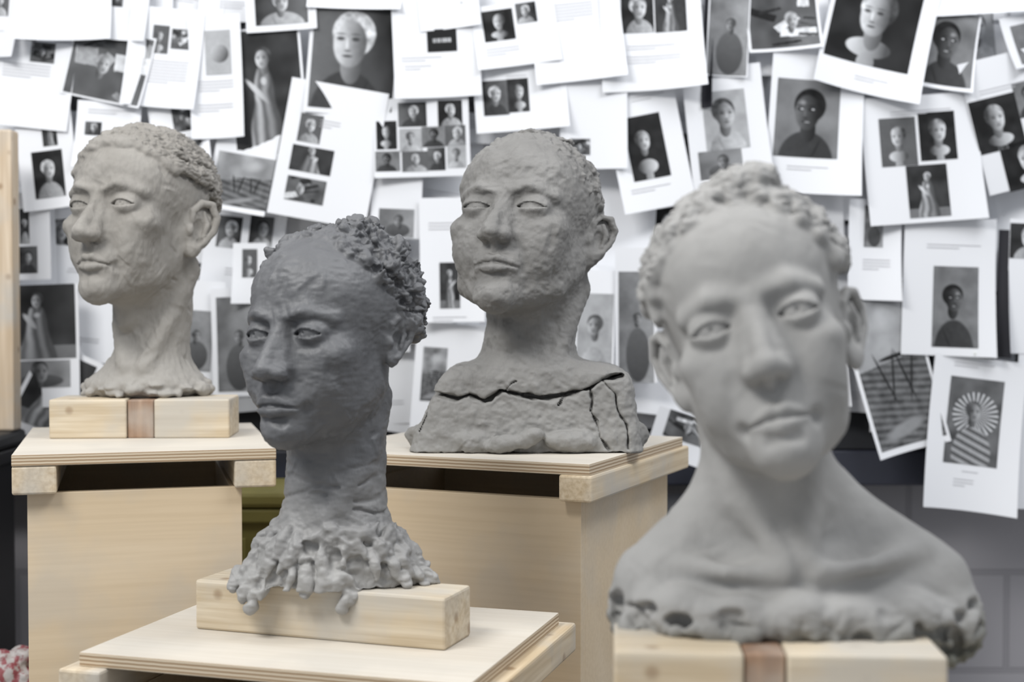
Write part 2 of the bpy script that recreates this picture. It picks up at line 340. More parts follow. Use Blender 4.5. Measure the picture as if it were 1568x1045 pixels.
def stand(fl,yaw,w,dep,topz,bw=.05,bh=.035,ov=0.0,ir=.018):
    e=empty('modelling_stand',(fl[0],fl[1],0),math.radians(yaw));t=.015
    box('top_board',(0,0,topz-t),(w,dep,topz),M_plyx,e,.001,M_edge)
    box('beam_1',(-ov,.001-ov,topz-t-bh),(bw-ov,dep+.02,topz-t),M_beam,e,.003)
    box('beam_2',(w-bw+ov,.001-ov,topz-t-bh),(w+ov,dep+.02,topz-t),M_beam,e,.003)
    zt=topz-t-bh;i=.018;p=.016
    box('front_panel',(i,i,.0),(w-ir,i+p,zt),M_plyz,e,.0008)
    box('back_panel',(i,dep-i-p,.0),(w-ir,dep-i,zt),M_plyz,e,.0008)
    box('side_panel_1',(i,i+p,.0),(i+p,dep-i-p,zt),M_plyz,e,.0008)
    box('side_panel_2',(w-ir-p,i+p,.0),(w-ir,dep-i-p,zt),M_plyz,e,.0008)
    box('inner_shelf',(i+p,i+p,zt-.12),(w-ir-p,dep-i-p,zt-.105),M_plyz,e,0)
    return e
kA,kC=1.12,1.06
zA=CAMZ-.180*kA;zB=CAMZ-.370;zC=CAMZ-.195*kC;zD=CAMZ-.327
stand((-.5815*kA,1.647*kA),15,.305*kA,.37*kA,zA,.05*kA,.034*kA,0,.045)
stand((-.455,1.485),-17,.433,.33,zB,.05,.034,.016)
cy,sy=math.cos(math.radians(-24)),math.sin(math.radians(-24))
stand((.092*kC-.42*cy,1.685*kC-.42*sy),-24,.42,.395,zC,.045,.034,.004)
stand((.03,.93),-4,.46,.275,zD)
def blocks(loc,yaw,w,dp,h,post=None,z=0):
    e=empty('wooden_base_block',(loc[0],loc[1],z),math.radians(yaw))
    if post:
        a,b=post
        box('block_left',(0,0,0),(a-.001,dp,h),M_pine,e,.0025);box('block_right',(b+.001,0,0),(w,dp,h),M_pine,e,.0025)
        box('centre_post',(a,.004,0),(b,dp-.004,h-.001),M_post,e,.002)
    else: box('block',(0,0,0),(w,dp,h),M_pine,e,.003)
    return e
pa=unproj(75,672,1.84*kA);blocks(pa,3,.232*kA,.09*kA,.051*kA,(.100*kA,.134*kA),zA)
blocks((-.356,1.590),-19.5,.303,.075,.056,None,zB)
pd=unproj(940,1000,1.085);blocks(pd,-4,.252,.10,.057,(.100,.131),zD)
# ------------------------------------------------ busts
rnd=random.Random(7)
def bustA():
    global CC,CR
    CC=np.array((0,.018,.030));CR=np.array((.076,.095,.073))
    k=kA;org=unproj(213,326,1.92*k);f0=Frame(S=(k,k,k));R=rot3(20,5,1)
    v=Vol((-.120*k,-.145*k,-.262*k),(.140*k,.135*k,.135*k),.00145)
    fh=Frame(c=(0,0,0),R=R,S=(k*1.05,k*1.08,k*1.06))
    P=dict(fw=.97,fl=1.03,jw=.041,nose=1.04,mw=.88,lip=.85,naso=.0034,bag=.0020,brow=1.05,open=.0045,ck=.78,es=1.12,pup=.0030,eoy=.0,ed=.0010,eoz=-.010,mc=.003)
    head(v,fh,P)
    dx=.010
    v.chain(f0,[(dx+.006,.022,-.05),(dx+.008,.022,-.13),(dx,.018,-.20)],[.052,.047,.050],k=.03,m=.07)
    v.ell(f0,(dx-.004,.010,-.232),(.082,.062,.026),k=.04,m=.05)
    v.chain(f0,[(dx+.055,.020,-.075),(dx+.030,-.020,-.15),(dx+.005,-.040,-.205)],[.013,.010,.009],k=.014)
    v.chain(f0,[(dx-.040,.020,-.09),(dx-.035,-.012,-.15),(dx-.022,-.036,-.205)],[.010,.009,.009],k=.014)
    v.ell(f0,(dx-.020,-.030,-.135),(.012,.012,.02),k=.018)
    for i in range(60):
        a=rnd.uniform(0,2*math.pi);v.ell(f0,(dx-.004+.083*math.cos(a),.010+.062*math.sin(a),rnd.uniform(-.246,-.228)),(rnd.uniform(.004,.010),rnd.uniform(.004,.010),rnd.uniform(.003,.006)),k=.006)
    for i in range(330):
        az=rnd.uniform(-180,180);hl=hairline(az,38,0,-45);el=rnd.uniform(hl,84);n=6;ln=rnd.uniform(14,30);w=rnd.uniform(3,9);ph=az*.06+rnd.uniform(0,1)
        pts=[];rr=[]
        for j in range(n):
            t=j/(n-1);e2=max(hl,el-ln*t*.5)
            pts.append(sp(az+(ln*t*.8+w*math.sin(t*4+ph)*.6)/max(.35,math.cos(math.radians(min(e2,72)))),e2,.002+.0045*math.sin(t*math.pi)+rnd.uniform(0,.003)));rr.append(.0038*(1-.4*t)+.001)
        v.chain(fh,pts,rr,k=.0038)
    for az in range(-66,70,8):
        hl=hairline(az,38,0);v.chain(fh,[sp(az-4,hl+4,.004),sp(az+rnd.uniform(-1,3),hl-rnd.uniform(-1,4),.006),sp(az+5,hl+5,.006)],[.005,.0062,.0045],k=.0045)
    v.ell(fh,sp(14,35,.006),(.012,.008,.009),k=.004);v.ell(fh,sp(-8,36,.005),(.010,.007,.006),k=.004)
    v.D=np.maximum(v.D,(-.248*k-v.ax[2])[None,None,:])
    av=eyepts(fh,P)
    def disp(V,N):
        hm=hairmask(V,fh,lambda a:hairline(a,38,0,-45))
        return .0010*fbm(V*38,3)+.0007*fbm(V*[150,150,90],9,2)+strokes(V,N,620,.0042,.0015,.012,4,av)+.0016*hm*billow(V*[110,110,190],12,2)
    m=clay('clay_warm_grey',(.230,.217,.196),(.305,.290,.266),(.345,.33,.305),-.26*k,-.12*k,.65)
    return finish('clay_portrait_bust',v,m,org,disp)
def bustB():
    global CC,CR
    CC=np.array((0,.018,.035));CR=np.array((.077,.095,.079))
    org=unproj(503,510,1.585);f0=Frame();R=rot3(28,1,2)
    v=Vol((-.13,-.140,-.325),(.14,.135,.15),.00135)
    fh=Frame(R=R,S=(1.03,1.05,1.0))
    P=dict(fw=1.05,jw=.044,nose=1.03,nw=1.20,mw=1.0,lip=1.18,mp=.002,open=.0050,naso=.0010,brow=.95,ear=1,es=.9,ea=15,gz=-.003,ed=.0020,mz=-.002,er=1.08,mc=.004,pup=.003,chin=.002)
    head(v,fh,P)
    dx=.006
    v.chain(f0,[(dx,.022,-.05),(dx,.020,-.14),(dx-.002,.015,-.22)],[.056,.056,.060],k=.03,m=.07)
    v.ell(f0,(dx-.002,-.004,-.290),(.106,.055,.085),k=.035,m=.05)
    v.chain(f0,[(dx+.050,.020,-.075),(dx+.030,-.020,-.15),(dx-.002,-.042,-.20)],[.013,.011,.009],k=.016)
    for z,dp in ((-.150,.0020),(-.163,.003),(-.180,.0025),(-.196,.003),(-.214,.002)):
        pts=[(dx+.060*math.sin(a),.02-.060*math.cos(a),z+.006*math.sin(3*a+z*90)) for a in np.linspace(-1.9,1.9,12)]
        v.groove(f0,pts,.0028,dp)
    # thick hanging slabs and folds of clay
    for i in range(46):
        a=-rnd.uniform(-.15,math.pi+.15);t=rnd.uniform(.1,1);rx=.060+.046*t;ry=.049+.009*t;z=-.205-.064*t
        c=np.array((dx+rx*math.cos(a),.0+ry*math.sin(a),z));tn=np.array((-math.sin(a),math.cos(a)*.6,0));tg=np.array((math.cos(a)*.6,math.sin(a)*.35,-1.))
        sw=rnd.uniform(-.5,.5);L_=rnd.uniform(.012,.028);pts=[c+(tn+tg*sw)*L_*(q-.5)+np.array((0,-.003,.004*math.sin(q*6+i)))for q in np.linspace(0,1,4)];r=rnd.uniform(.0035,.0075)
        v.chain(f0,pts,[r*.5,r,r*.8,r*.4],k=.005)
    for i in range(40):
        a=-rnd.uniform(0,math.pi);t=rnd.uniform(.3,1);rx=.062+.046*t;ry=.050+.009*t;z=-.205-.066*t
        c=np.array((dx+rx*math.cos(a),ry*math.sin(a)-.002,z));tg=np.array((math.cos(a)*.6,math.sin(a)*.35,-1.));r=rnd.uniform(.004,.009)
        v.chain(f0,[c-tg*.012,c+np.array((rnd.uniform(-.004,.004),-.003,0)),c+tg*.016],[r*.5,r,r*.7],k=.004)
    v.D=np.maximum(v.D,(-.2765-v.ax[2])[None,None,:])
    for (x,z0,z1,r) in ((-.088,-.262,-.290,.007),(-.078,-.265,-.300,.006),(-.066,-.268,-.286,.005),(.024,-.262,-.296,.0065),(.034,-.27,-.289,.005),(-.018,-.262,-.283,.006),(-.1,-.262,-.278,.006)):
        y=-.050*math.sqrt(max(0,1-((x-.012)/.125)**2))
        v.chain(f0,[(x,y+.004,z0),(x+.003,y-.010,(z0+z1)/2),(x-.002,y-.012,z1)],[r*1.3,r,r*.8],k=.004)
    def hb(az):
        aa=abs((az+180)%360-180);hl=hairline(az,60,-14,-50)
        if aa<88: hl=max(hl,60-max(0,aa-25)*1.0)
        return hl
    v.ell(fh,(0,.030,.040),(.079,.089,.077),k=.01,m=.03)
    for i in range(380):
        az=rnd.uniform(28,332);el=math.degrees(math.asin(rnd.uniform(-.72,1)));hl=hb(az)
        aa=abs((az+180)%360-180)
        if el<hl: continue
        sd=min(1,max(0,(aa-45)/45))
        c=sp(az,el,rnd.uniform(-.001,.003+.008*sd));r=rnd.uniform(.0040,.0060+.004*sd);u=np.array([rnd.uniform(-1,1) for _ in range(3)]);u/=np.linalg.norm(u)
        v.chain(fh,[c,c+u*rnd.uniform(.004,.014)],[r,r*.6],k=.006)
    for az in range(-80,64,6): v.ell(fh,sp(az+rnd.uniform(-3,3),hb(az)+2+rnd.uniform(-2,2),.0005),(rnd.uniform(.004,.008),.005,.004),k=.004)
    av=eyepts(fh,P)
    def disp(V,N):
        b=np.clip((-V[:,2]-.19)/.04,0,1);hm=hairmask(V,fh,hb,4.)
        sd=np.clip((V[:,0]*.8+V[:,1]+.01)/.05,0,1)
        return (.0007+.0014*b)*fbm(V*48,13)+.0005*fbm(V*[110,110,260],19,2)+.0009*b*fbm(V*[110,110,150],4,2)+.0016*b*billow(V*[38,38,60],8,2)+hm*(.0022+.0028*sd)*billow(V*78,21,3)+hm*.0010+strokes(V,N,520,.0040,.0013,.012,5,av)
    m=clay('clay_dark_wet',(.088,.090,.095),(.130,.132,.137),(.31,.305,.295),-.26,-.14,.55,.02,.55,.5)
    return finish('clay_portrait_bust',v,m,org,disp)
def bustC():
    global CC,CR
    CC=np.array((0,.018,.033));CR=np.array((.077,.095,.076))
    k=kC;d0=1.88*k;org=unproj(804,341,d0);f0=Frame(S=(k,k,k));R=rot3(20,12,-1)
    zb=(zC-org[2]);dx=.022
    v=Vol((-.180*k,-.145*k,zb-.004),(.180*k,.145*k,.145*k),.0015)
    fh=Frame(c=(0,0,0),R=R,S=(k*1.17,k*1.06,k*1.07))
    P=dict(fw=1.06,fl=1.0,jw=.052,nose=1.02,nw=1.05,mw=.95,lip=.90,naso=.0032,bag=.0016,open=.0038,ck=1.10,es=1.0,ea=42,pup=.0,iris=.0002,chin=.005,eoy=.014,ed=.001,eoz=-.004,er=1.12,brow=.9,mc=.003,cz=.006)
    head(v,fh,P)
    v.chain(f0,[(dx,.022,-.05),(dx-.012,.02,-.13),(dx-.024,.012,-.22)],[.062,.060,.062],k=.03,m=.08)
    v.chain(f0,[(dx+.052,.015,-.085),(dx+.025,-.030,-.16),(dx-.015,-.050,-.210)],[.013,.011,.010],k=.014)
    v.chain(f0,[(dx-.060,.010,-.10),(dx-.055,-.020,-.16),(dx-.035,-.045,-.210)],[.010,.009,.009],k=.014)
    v.ell(f0,(dx-.045,-.040,-.150),(.012,.012,.018),k=.02)
    X=v.ax[0][:,None,None]/k-dx;Y=v.ax[1][None,:,None]/k;Z=v.ax[2][None,None,:]/k
    t=np.clip((-.185-Z)/.115,0,1.2);xl=-.126-.046*t;xr=.114+.016*t;xc=(xl+xr)/2;hw=(xr-xl)/2;hd=.078+.018*t
    top=-.186-.8*np.abs(X+.01)**1.9+.0*Y
    qx=np.abs(X-xc)-hw+.02;qy=np.abs(Y-.01)-hd+.03;qz=Z-top+.012
    dbox=(np.sqrt(np.maximum(qx,0)**2+np.maximum(qy,0)**2+np.maximum(qz,0)**2)+np.minimum(np.maximum(np.maximum(qx,qy),qz),0)-.02)*k
    v.D=smin(v.D,dbox.astype(np.float32),.022)
    for i in range(34):
        a=rnd.uniform(math.pi,2*math.pi);v.ell(f0,(dx-.02+.145*math.cos(a),.0+.085*math.sin(a),rnd.uniform(-.29,-.27)),(rnd.uniform(.008,.02),.008,.008),k=.012)
    L=lambda px,py:tuple((unproj(px,py,d0-.085*k)-org)[[0,2]])
    for pts,w,dp in (([(648,606),(672,606),(700,613),(718,606),(742,617),(768,600),(800,607),(832,611),(868,606),(905,597),(925,584),(955,578)],.0024,.022),([(905,597),(909,615),(906,632),(916,650),(920,672),(934,690)],.0013,.011),([(925,586),(944,606),(948,632),(962,655),(964,690)],.0014,.011),([(660,608),(650,626),(652,640),(640,665)],.0013,.009),([(868,606),(862,614),(856,622)],.0013,.008),([(775,600),(782,590),(790,586)],.0012,.006)):
        v.crack([L(*p) for p in pts],w*k,dp*k,.02)
    for i in range(260):
        az=rnd.uniform(-180,180);hl=hairline(az,47,-2,-45);el=rnd.uniform(hl,78)
        v.chain(fh,[sp(az,el,.0012),sp(az+rnd.uniform(-5,9),max(hl,el-rnd.uniform(5,12)),.0020)],[.0042,.0028],k=.004)
    for i in range(18):
        az=rnd.uniform(-180,180);el=rnd.uniform(62,86);c=sp(az,el,.004);v.ell(fh,c,(rnd.uniform(.012,.022),rnd.uniform(.012,.02),.0055),k=.002)
    v.D=np.maximum(v.D,(zb+.0008-v.ax[2])[None,None,:])
    av=eyepts(fh,P)
    def disp(V,N):
        b=np.clip((-V[:,2]-.20)/.05,0,1);hm=hairmask(V,fh,lambda a:hairline(a,47,-2,-45))
        return .0011*fbm(V*38,23)+.0009*fbm(V*[120,120,160],29,2)+.0012*b*fbm(V*70,31,3)+strokes(V,N,760,.0046,.0015,.012,6,av)+.0012*hm*billow(V*[90,90,140],33,2)
    m=clay('clay_mid_grey',(.165,.161,.153),(.225,.220,.210),(.25,.245,.232),-.30*k,-.17*k,.7,.03,.68,.4)
    return finish('clay_portrait_bust',v,m,org,disp)
def bustD():
    global CC,CR
    CC=np.array((0,.018,.035));CR=np.array((.077,.095,.080))
    d0=1.19;org=unproj(1158,507,d0);f0=Frame();R=rot3(9,8,14)
    v=Vol((-.155,-.135,-.290),(.205,.14,.165),.0015)
    fh=Frame(R=R,S=(.99,1.0,1.02))
    P=dict(fw=1.01,jw=.040,nose=.99,nw=.93,mw=.90,lip=1.0,naso=.0002,bag=.0003,open=.0056,es=1.05,ea=30,mp=-.001,ex=.0345,er=1.08,ed=.0018,pup=.0046,iris=.0005,crease=.0012,mz=-.005,mc=.002,eoz=-.003)
    head(v,fh,P)
    v.chain(f0,[(.002,.022,-.05),(.010,.025,-.12),(.022,.022,-.19)],[.048,.045,.052],k=.028,m=.07)
    v.chain(f0,[(.043,.020,-.075),(.044,-.012,-.14),(.034,-.040,-.185)],[.011,.010,.008],k=.014)
    v.chain(f0,[(-.032,.020,-.085),(-.017,-.015,-.14),(.016,-.040,-.185)],[.010,.009,.008],k=.014)
    v.ell(f0,(.034,.008,-.240),(.137,.070,.055),k=.035,m=.05)
    v.chain(f0,[(.033,.035,-.12),(.093,.025,-.170),(.148,.010,-.212)],[.028,.030,.034],k=.04)
    v.chain(f0,[(.013,.035,-.12),(-.047,.025,-.173),(-.082,.010,-.212)],[.028,.028,.034],k=.04)
    v.chain(f0,[(.042,-.048,-.195),(.085,-.042,-.190),(.135,-.010,-.182)],[.005,.006,.007],k=.014)
    v.chain(f0,[(.016,-.048,-.195),(-.030,-.042,-.195),(-.075,-.012,-.192)],[.005,.006,.007],k=.014)
    v.groove(f0,[(.029,-.050,-.165),(.030,-.058,-.20)],.008,.004)
    for i in range(90):
        a=rnd.uniform(-math.pi-.2,0.2);c=(.034+.134*math.cos(a),.004+.066*math.sin(a),rnd.uniform(-.262,-.226));r=rnd.uniform(.010,.018)
        v.ell(f0,c,(r*rnd.uniform(.8,1.4),r*.9,r),k=.012)
    for i in range(46):
        a=rnd.uniform(-math.pi,0);c=(.034+.152*math.cos(a),.004+.082*math.sin(a),rnd.uniform(-.262,-.222))
        v.ell(f0,c,(rnd.uniform(.004,.014),.010,rnd.uniform(.003,.007)),k=.005,op='s')
    for i in range(200):
        az=rnd.uniform(-180,180);hl=hairline(az,42,-2,-42);el=rnd.uniform(hl+3,84);r=rnd.uniform(.005,.009)
        v.chain(fh,[sp(az,el,.004),sp(az+rnd.uniform(-14,14),min(86,el+rnd.uniform(4,14)),.009)],[r,r*.8],k=.005)
    for i in range(60):
        sd=rnd.choice([-1,1]);az=sd*rnd.uniform(55,110);el=rnd.uniform(0,45);r=rnd.uniform(.006,.010);v.chain(fh,[sp(az,el,.006),sp(az+rnd.uniform(-8,8),el+rnd.uniform(-8,12),.009)],[r,r*.7],k=.005)
    for i in range(14):
        a=i*.9;v.chain(fh,[(.018+.022*math.cos(a),-.012+.018*math.sin(a),.119),(.018+.014*math.cos(a+1),-.012+.01*math.sin(a+1),.128)],[.009,.006],k=.005)
    v.D=np.maximum(v.D,(-.272-v.ax[2])[None,None,:])
    av=eyepts(fh,P)
    def disp(V,N):
        b=np.clip((-V[:,2]-.216)/.02,0,1);hm=hairmask(V,fh,lambda a:hairline(a,42,-2,-42))
        return .0007*fbm(V*34,43)+.0020*b*fbm(V*90,41,3)+.0030*b*billow(V*40,44,2)+strokes(V,N,220,.006,.0009,.018,8,av)+.0022*hm*billow(V*[75,75,110],47,2)
    m=clay('clay_light_grey',(.275,.271,.262),(.33,.325,.315),(.13,.13,.112),-.258,-.226,.35,.012)
    return finish('clay_portrait_bust',v,m,org,disp)
bustB();bustC();bustA();bustD()
# ------------------------------------------------ reference sheets
M_pr=bpy.data.materials.new('printed_paper');N,L,B=nt(M_pr);at=N.new('ShaderNodeAttribute');at.attribute_name='Col';L.new(at.outputs['Color'],B.inputs['Base Color']);B.inputs['Roughness'].default_value=.75;B.inputs['Specular IOR Level'].default_value=.2
DW=2.72
def paint(kind,nx,ny,rs):
    u=np.linspace(-1,1,nx)[None,:].repeat(ny,0);v=np.linspace(1,-1,ny)[:,None].repeat(nx,1);asp=ny/nx
    P=np.stack([u.ravel(),v.ravel()*asp,np.full(u.size,rs.uniform(0,90))],1)
    n1=fbm(P*1.6,5,2).reshape(u.shape);n2=fbm(P*6,8,3).reshape(u.shape)
    V=v*asp
    def el(cx,cy,rx,ry,soft=.12,a=0):
        du=u-cx;dv=V-cy;c,s=math.cos(a),math.sin(a);p,q=du*c+dv*s,-du*s+dv*c
        d=np.sqrt((p/rx)**2+(q/ry)**2);return np.clip((1-d)/soft,0,1)
    def mix(a,b,m): return a*(1-m)+b*m
    def headp(g,cx,cy,hr,lo,hi,dirn,hair,tilt=0):
        sh=np.clip(.5+dirn*(u-cx)/hr*.75,0,1)**1.3
        g=mix(g,(lo+(hi-lo)*sh)*.55,el(cx+dirn*-.05,cy-hr*1.15,hr*.50,hr*.85))
        g=mix(g,hair*(.9+.5*n2),el(cx-dirn*hr*.15,cy+hr*.35,hr*1.02,hr*1.08,.08))
        face=(lo+(hi-lo)*sh)*(1+.08*n2)
        g=mix(g,face,el(cx,cy-hr*.1,hr*.80,hr*1.15,.12))
        for s in (-1,1): g=mix(g,lo*.35,.9*el(cx+s*hr*.34+dirn*hr*.1,cy+hr*.10,hr*.24,hr*.13,.5)); g=mix(g,lo*.5,.6*el(cx+s*hr*.34+dirn*hr*.1,cy+hr*.32,hr*.28,hr*.07,.5))
        g=mix(g,hi*1.15,.6*el(cx+dirn*hr*.14,cy-hr*.12,hr*.09,hr*.36,.6));g=mix(g,lo*.5,.7*el(cx+dirn*hr*.1,cy-hr*.44,hr*.2,hr*.07,.5));g=mix(g,lo*.35,.85*el(cx+dirn*hr*.1,cy-hr*.68,hr*.30,hr*.09,.5))
        return g
    dirn=rs.choice([-1,1])
    if kind in 'pbdm':
        ped=False
        if kind=='p': bg=.07+.05*u*dirn+.02*n1;hi=.62;lo=.10;cl=rs.choice([.03,.5]);hair=rs.choice([.03,.5])
        elif kind=='b': bg=rs.choice([.015,.03,.10])+.012*n1;hi=.68;lo=.09;cl=.45;hair=.42;ped=rs.random()<.55
        elif kind=='d': bg=.17+.05*n1;hi=.13;lo=.012;cl=.03;hair=.012
        else: bg=.36+.05*n1;hi=.50;lo=.06;cl=.55;hair=.08
        g=bg;cx=rs.uniform(-.15,.15);top=asp;hr=(.48 if asp>1.1 else .44*max(asp,.75))*rs.uniform(.85,1.15)
        cy=top*.20
        if ped:
            sh=np.clip(.5+dirn*(u-cx)*1.2,0,1);g=mix(g,.06+.5*sh,el(cx,-top*.60,.55,top*.24,.08));g=mix(g,.10+.4*sh,el(cx,-top*.95,.22,top*.25,.1));hair=.05+.5*np.clip(.5+dirn*(u-cx)/hr*.7,0,1)
        else:
            g=mix(g,cl*(.85+.10*n2)*(.75+.4*dirn*(u-cx))+.02,el(cx,-top*1.10,.88,top*.80,.06));g=mix(g,cl*.3,.6*el(cx-dirn*.3,-top*.8,.05,.4*top,.5,.4*dirn))
        g=headp(g,cx,cy,hr,lo,hi,dirn,hair)
        if kind=='d':
            for s in (-1,1): g=mix(g,.6,.9*el(cx+s*hr*.34,cy+hr*.10,hr*.12,hr*.06,.5))
            g=mix(g,.5,.7*el(cx,cy-hr*.70,hr*.22,hr*.05,.5));g=mix(g,.30,.8*el(cx+dirn*hr*.3,cy+hr*.5,hr*.25,hr*.2,.8))
    elif kind=='f':
        g=.03+.02*n1;a=asp;cx=rs.uniform(-.1,.1)
        if rs.random()<.5: g=g+.12*(V<-.65*a)
        hw=.16+.30*np.clip((.42*a-V)/a,0,2)**.8+.03*np.sin(V*5)
        body=np.clip((hw-np.abs(u-cx))/.06,0,1)*np.clip((.42*a-V)/.08,0,1)
        fold=.5+.35*np.sin((u-cx)*16/(hw+.4)+V*1.5+n1*2)
        sh=np.clip(.55+dirn*(u-cx)/(hw+.01)*.6,0,1)
        g=mix(g,(.06+.52*sh*fold),body)
        g=mix(g,.12+.45*sh,el(cx+.2*dirn,.02*a,.09,.30*a,.3,-.7*dirn));g=mix(g,.5,el(cx+.0,.18*a,.10,.08*a,.4))
        hr=min(.26,.17*max(1,a*.8));g=headp(g,cx,.42*a+hr*.9,hr,.12,.62,dirn,rs.choice([.06,.35]))
    elif kind=='c': # chief with feathered headdress
        g=.12+.06*n1;a=asp;ang=np.arctan2(u-.05,V-.15*a);rad=np.sqrt((u-.05)**2+((V-.15*a))**2)
        fe=(rad<.85)&(V>-.6*a);g=np.where(fe,.28+.30*np.sin(ang*26)*(rad>.3),g)
        g=mix(g,.10+.25*(np.sin(V*22+u*9)>0),el(0,-.75*a,.75,.65*a,.06));g=headp(g,.0,.22*a,.30,.05,.42,dirn,.10)
    elif kind=='s':
        g=.10+.06*n1
        for i in range(9):
            x0,y0=rs.uniform(-1,1),rs.uniform(-1,1);a=rs.uniform(-.7,.7);uu=(u-x0)*math.cos(a)+(v-y0)*math.sin(a);vv=-(u-x0)*math.sin(a)+(v-y0)*math.cos(a)
            g=np.where((abs(uu)<rs.uniform(.1,.6))&(abs(vv)<rs.uniform(.03,.3)),rs.choice([.01,.02,.06,.30,.6])*(1+.3*n2),g)
        g=headp(g,rs.uniform(-.3,.3),0,.2,.1,.6,dirn,.3)
    elif kind=='o':
        g=.40+.03*n1;g=mix(g,.05+.5*np.clip(.5-.5*u+.3*V,0,1),el(.1,-.1,.75,.75,.08))
    elif kind=='g':
        g=.20+.05*n1+.06*u;g=mix(g,.11+.06*v,el(.1,-.5*asp,.7,.5*asp,.06));g=headp(g,.1,.15*asp,.26,.05,.32,dirn,.08)
    elif kind=='k': g=.012+0*u;g=np.where((abs(V)<.12)&(abs(u)<.6)&(np.sin(u*38)>-.3),.5,g)
    elif kind=='t':
        g=.02+.01*n1
        for y in (-.75,-.25,.25,.7): g=mix(g,.6,el(0,y*asp,.16,.2,.3))
    elif kind=='l':
        g=.30+.15*n1;g=np.where(V<.05*asp+.15*u,.11*(1+.4*np.sin(V*30+u*6)+.3*n2),g)
        g=mix(g,.45,.7*el(.3,.6*asp,.5,.25*asp,.8,.3))
        for x,an in ((-.3,.25),(-.05,-.2),(.3,.2),(.5,-.25)): g=mix(g,.02,el(x,-.15*asp,.035,.38*asp,.2,an))
        g=mix(g,.02,el(.1,.10*asp,.5,.03*asp,.2,.1));g=mix(g,.25,el(-.1,-.80*asp,.8,.10*asp,.4,.3))
    g=np.clip(g*(1+.06*n2),.008,.85)
    return g
WH=.77
SHEETS=[]
def S(cx,cy,w,h,rot=0,ph=(),tx=(),curl=None,col=None): SHEETS.append((cx,cy,w,h,rot,ph,tx,curl,col))
rs=random.Random(3)
par=empty('pinned_reference_sheets',(0,0,0))
layer=[0]
def sheet(cx,cy,w,h,rot,ph,tx,curl,col,dl):
    layer[0]+=1;z0=DW-layer[0]*dl
    if layer[0]*dl>.075: z0=DW-.075-rs.uniform(0,.01)
    a=math.radians(rot);ca,sa=math.cos(a),math.sin(a)
    if curl is None: curl=(rs.uniform(0,.012),rs.uniform(0,.016),rs.uniform(-.002,.012))
    def uv(px,py): dx,dy=px-cx,py-cy;return (dx*ca+dy*sa)/w*2,(-dx*sa+dy*ca)/h*2
    Vs=[];Qs=[];Cs=[];nb=[0]
    def grid(gx,gy,gw,gh,gr,nx,ny,C,off):
        b=math.radians(gr);cb,sb=math.cos(b),math.sin(b)
        U,Vv=np.meshgrid(np.linspace(-1,1,nx),np.linspace(-1,1,ny))
        px=gx+U*gw/2*cb-Vv*gh/2*sb;py=gy+U*gw/2*sb+Vv*gh/2*cb
        su,sv=uv(px,py);bu=np.clip((su+1)/2,0,1);bv=np.clip((sv+1)/2,0,1)
        dy=curl[0]*bv**2*(1-bu)**2*2+curl[1]*bv**2*bu**2*2+curl[2]*(2*bu-1)**2*.5
        X=(px-CX)/F;v=(CY-py)/F;Y=np.full_like(X,0.)+z0-off-dy
        ry=math.cos(T)+v*math.sin(T);rz=-math.sin(T)+v*math.cos(T)
        co=np.stack([X*DW/ry,Y,CAMZ+rz*DW/ry],-1).reshape(-1,3)
        i=np.arange(nx*ny).reshape(ny,nx);q=np.stack([i[:-1,:-1],i[1:,:-1],i[1:,1:],i[:-1,1:]],-1).reshape(-1,4)+nb[0]
        Vs.append(co);Qs.append(q);nb[0]+=nx*ny
        c=np.ones((nx*ny,4));c[:,:3]=C.reshape(nx*ny,-1) if hasattr(C,'shape') else np.array(C);Cs.append(c)
    wv=WH*rs.uniform(.93,1.03)
    wc=col if col else (wv*.98,wv*.995,wv*1.03)
    grid(cx,cy,w,h,rot,10,14,wc,0)
    for p in ph:
        x,y,pw,phh,kd=p[:5];pr=p[5] if len(p)>5 else rot
        nx=max(12,int(pw/1.0));ny=max(12,int(phh/1.0))
        grid(x,y,pw,phh,pr,nx,ny,paint(kd,nx,ny,rs)[:,:,None]*np.array((.97,.99,1.02)),.0008)
    for t in tx:
        x,y,tw,n=t[:4];pr=t[4] if len(t)>4 else rot;b=math.radians(pr)
        for i in range(n):
            l=tw*(1 if i<n-1 else .6);dx=-(tw-l)/2;yy=i*4.6
            grid(x+dx*math.cos(b)-yy*math.sin(b),y+dx*math.sin(b)+yy*math.cos(b),l,1.1,pr,6,2,(.46,.46,.48),.0008)
    me=mk_mesh('sheet',np.concatenate(Vs),np.concatenate(Qs),True)
    ca_=me.color_attributes.new('Col','FLOAT_COLOR','POINT');ca_.data.foreach_set('color',np.concatenate(Cs).astype(np.float32).ravel())
    add_obj('reference_sheet',me,M_pr,parent=par)
g=[(x,y) for y in range(-60,640,105) for x in range(-70,1680,92)]
rs.shuffle(g)
for x,y in g:
    x+=rs.uniform(-22,22);y+=rs.uniform(-25,25);w=rs.uniform(105,130);h=w*1.33;r=rs.uniform(-9,9)
    ph=[];tx=[]
    q=rs.random()
    if q<.35: ph=[(x,y-5,w*.5,h*.5,rs.choice('pbmsf'))]
    elif q<.5: ph=[(x-w*.2,y-10,w*.3,h*.3,rs.choice('pb')),(x+w*.2,y-10,w*.3,h*.3,rs.choice('pb'))]
    if q<.8: tx=[(x,y+h*.3,w*.5,3)]
    sheet(x,y,w,h,r,ph,tx,None,None,.0003)
S(75,140,115,130,6,[(88,92,36,30,'s')],[(65,110,70,5)])
S(15,45,75,110,3,[(25,18,26,40,'p')],[(12,60,40,2)])
S(215,20,60,110,4,[(197,10,18,26,'p')])
S(120,22,142,110,-2,[],[],(.03,.012,.0))
S(268,100,110,150,5,[(262,72,24,42,'b'),(292,72,28,30,'s')],[(270,105,70,8)])
S(186,112,122,108,12,[(186,112,116,102,'s')])
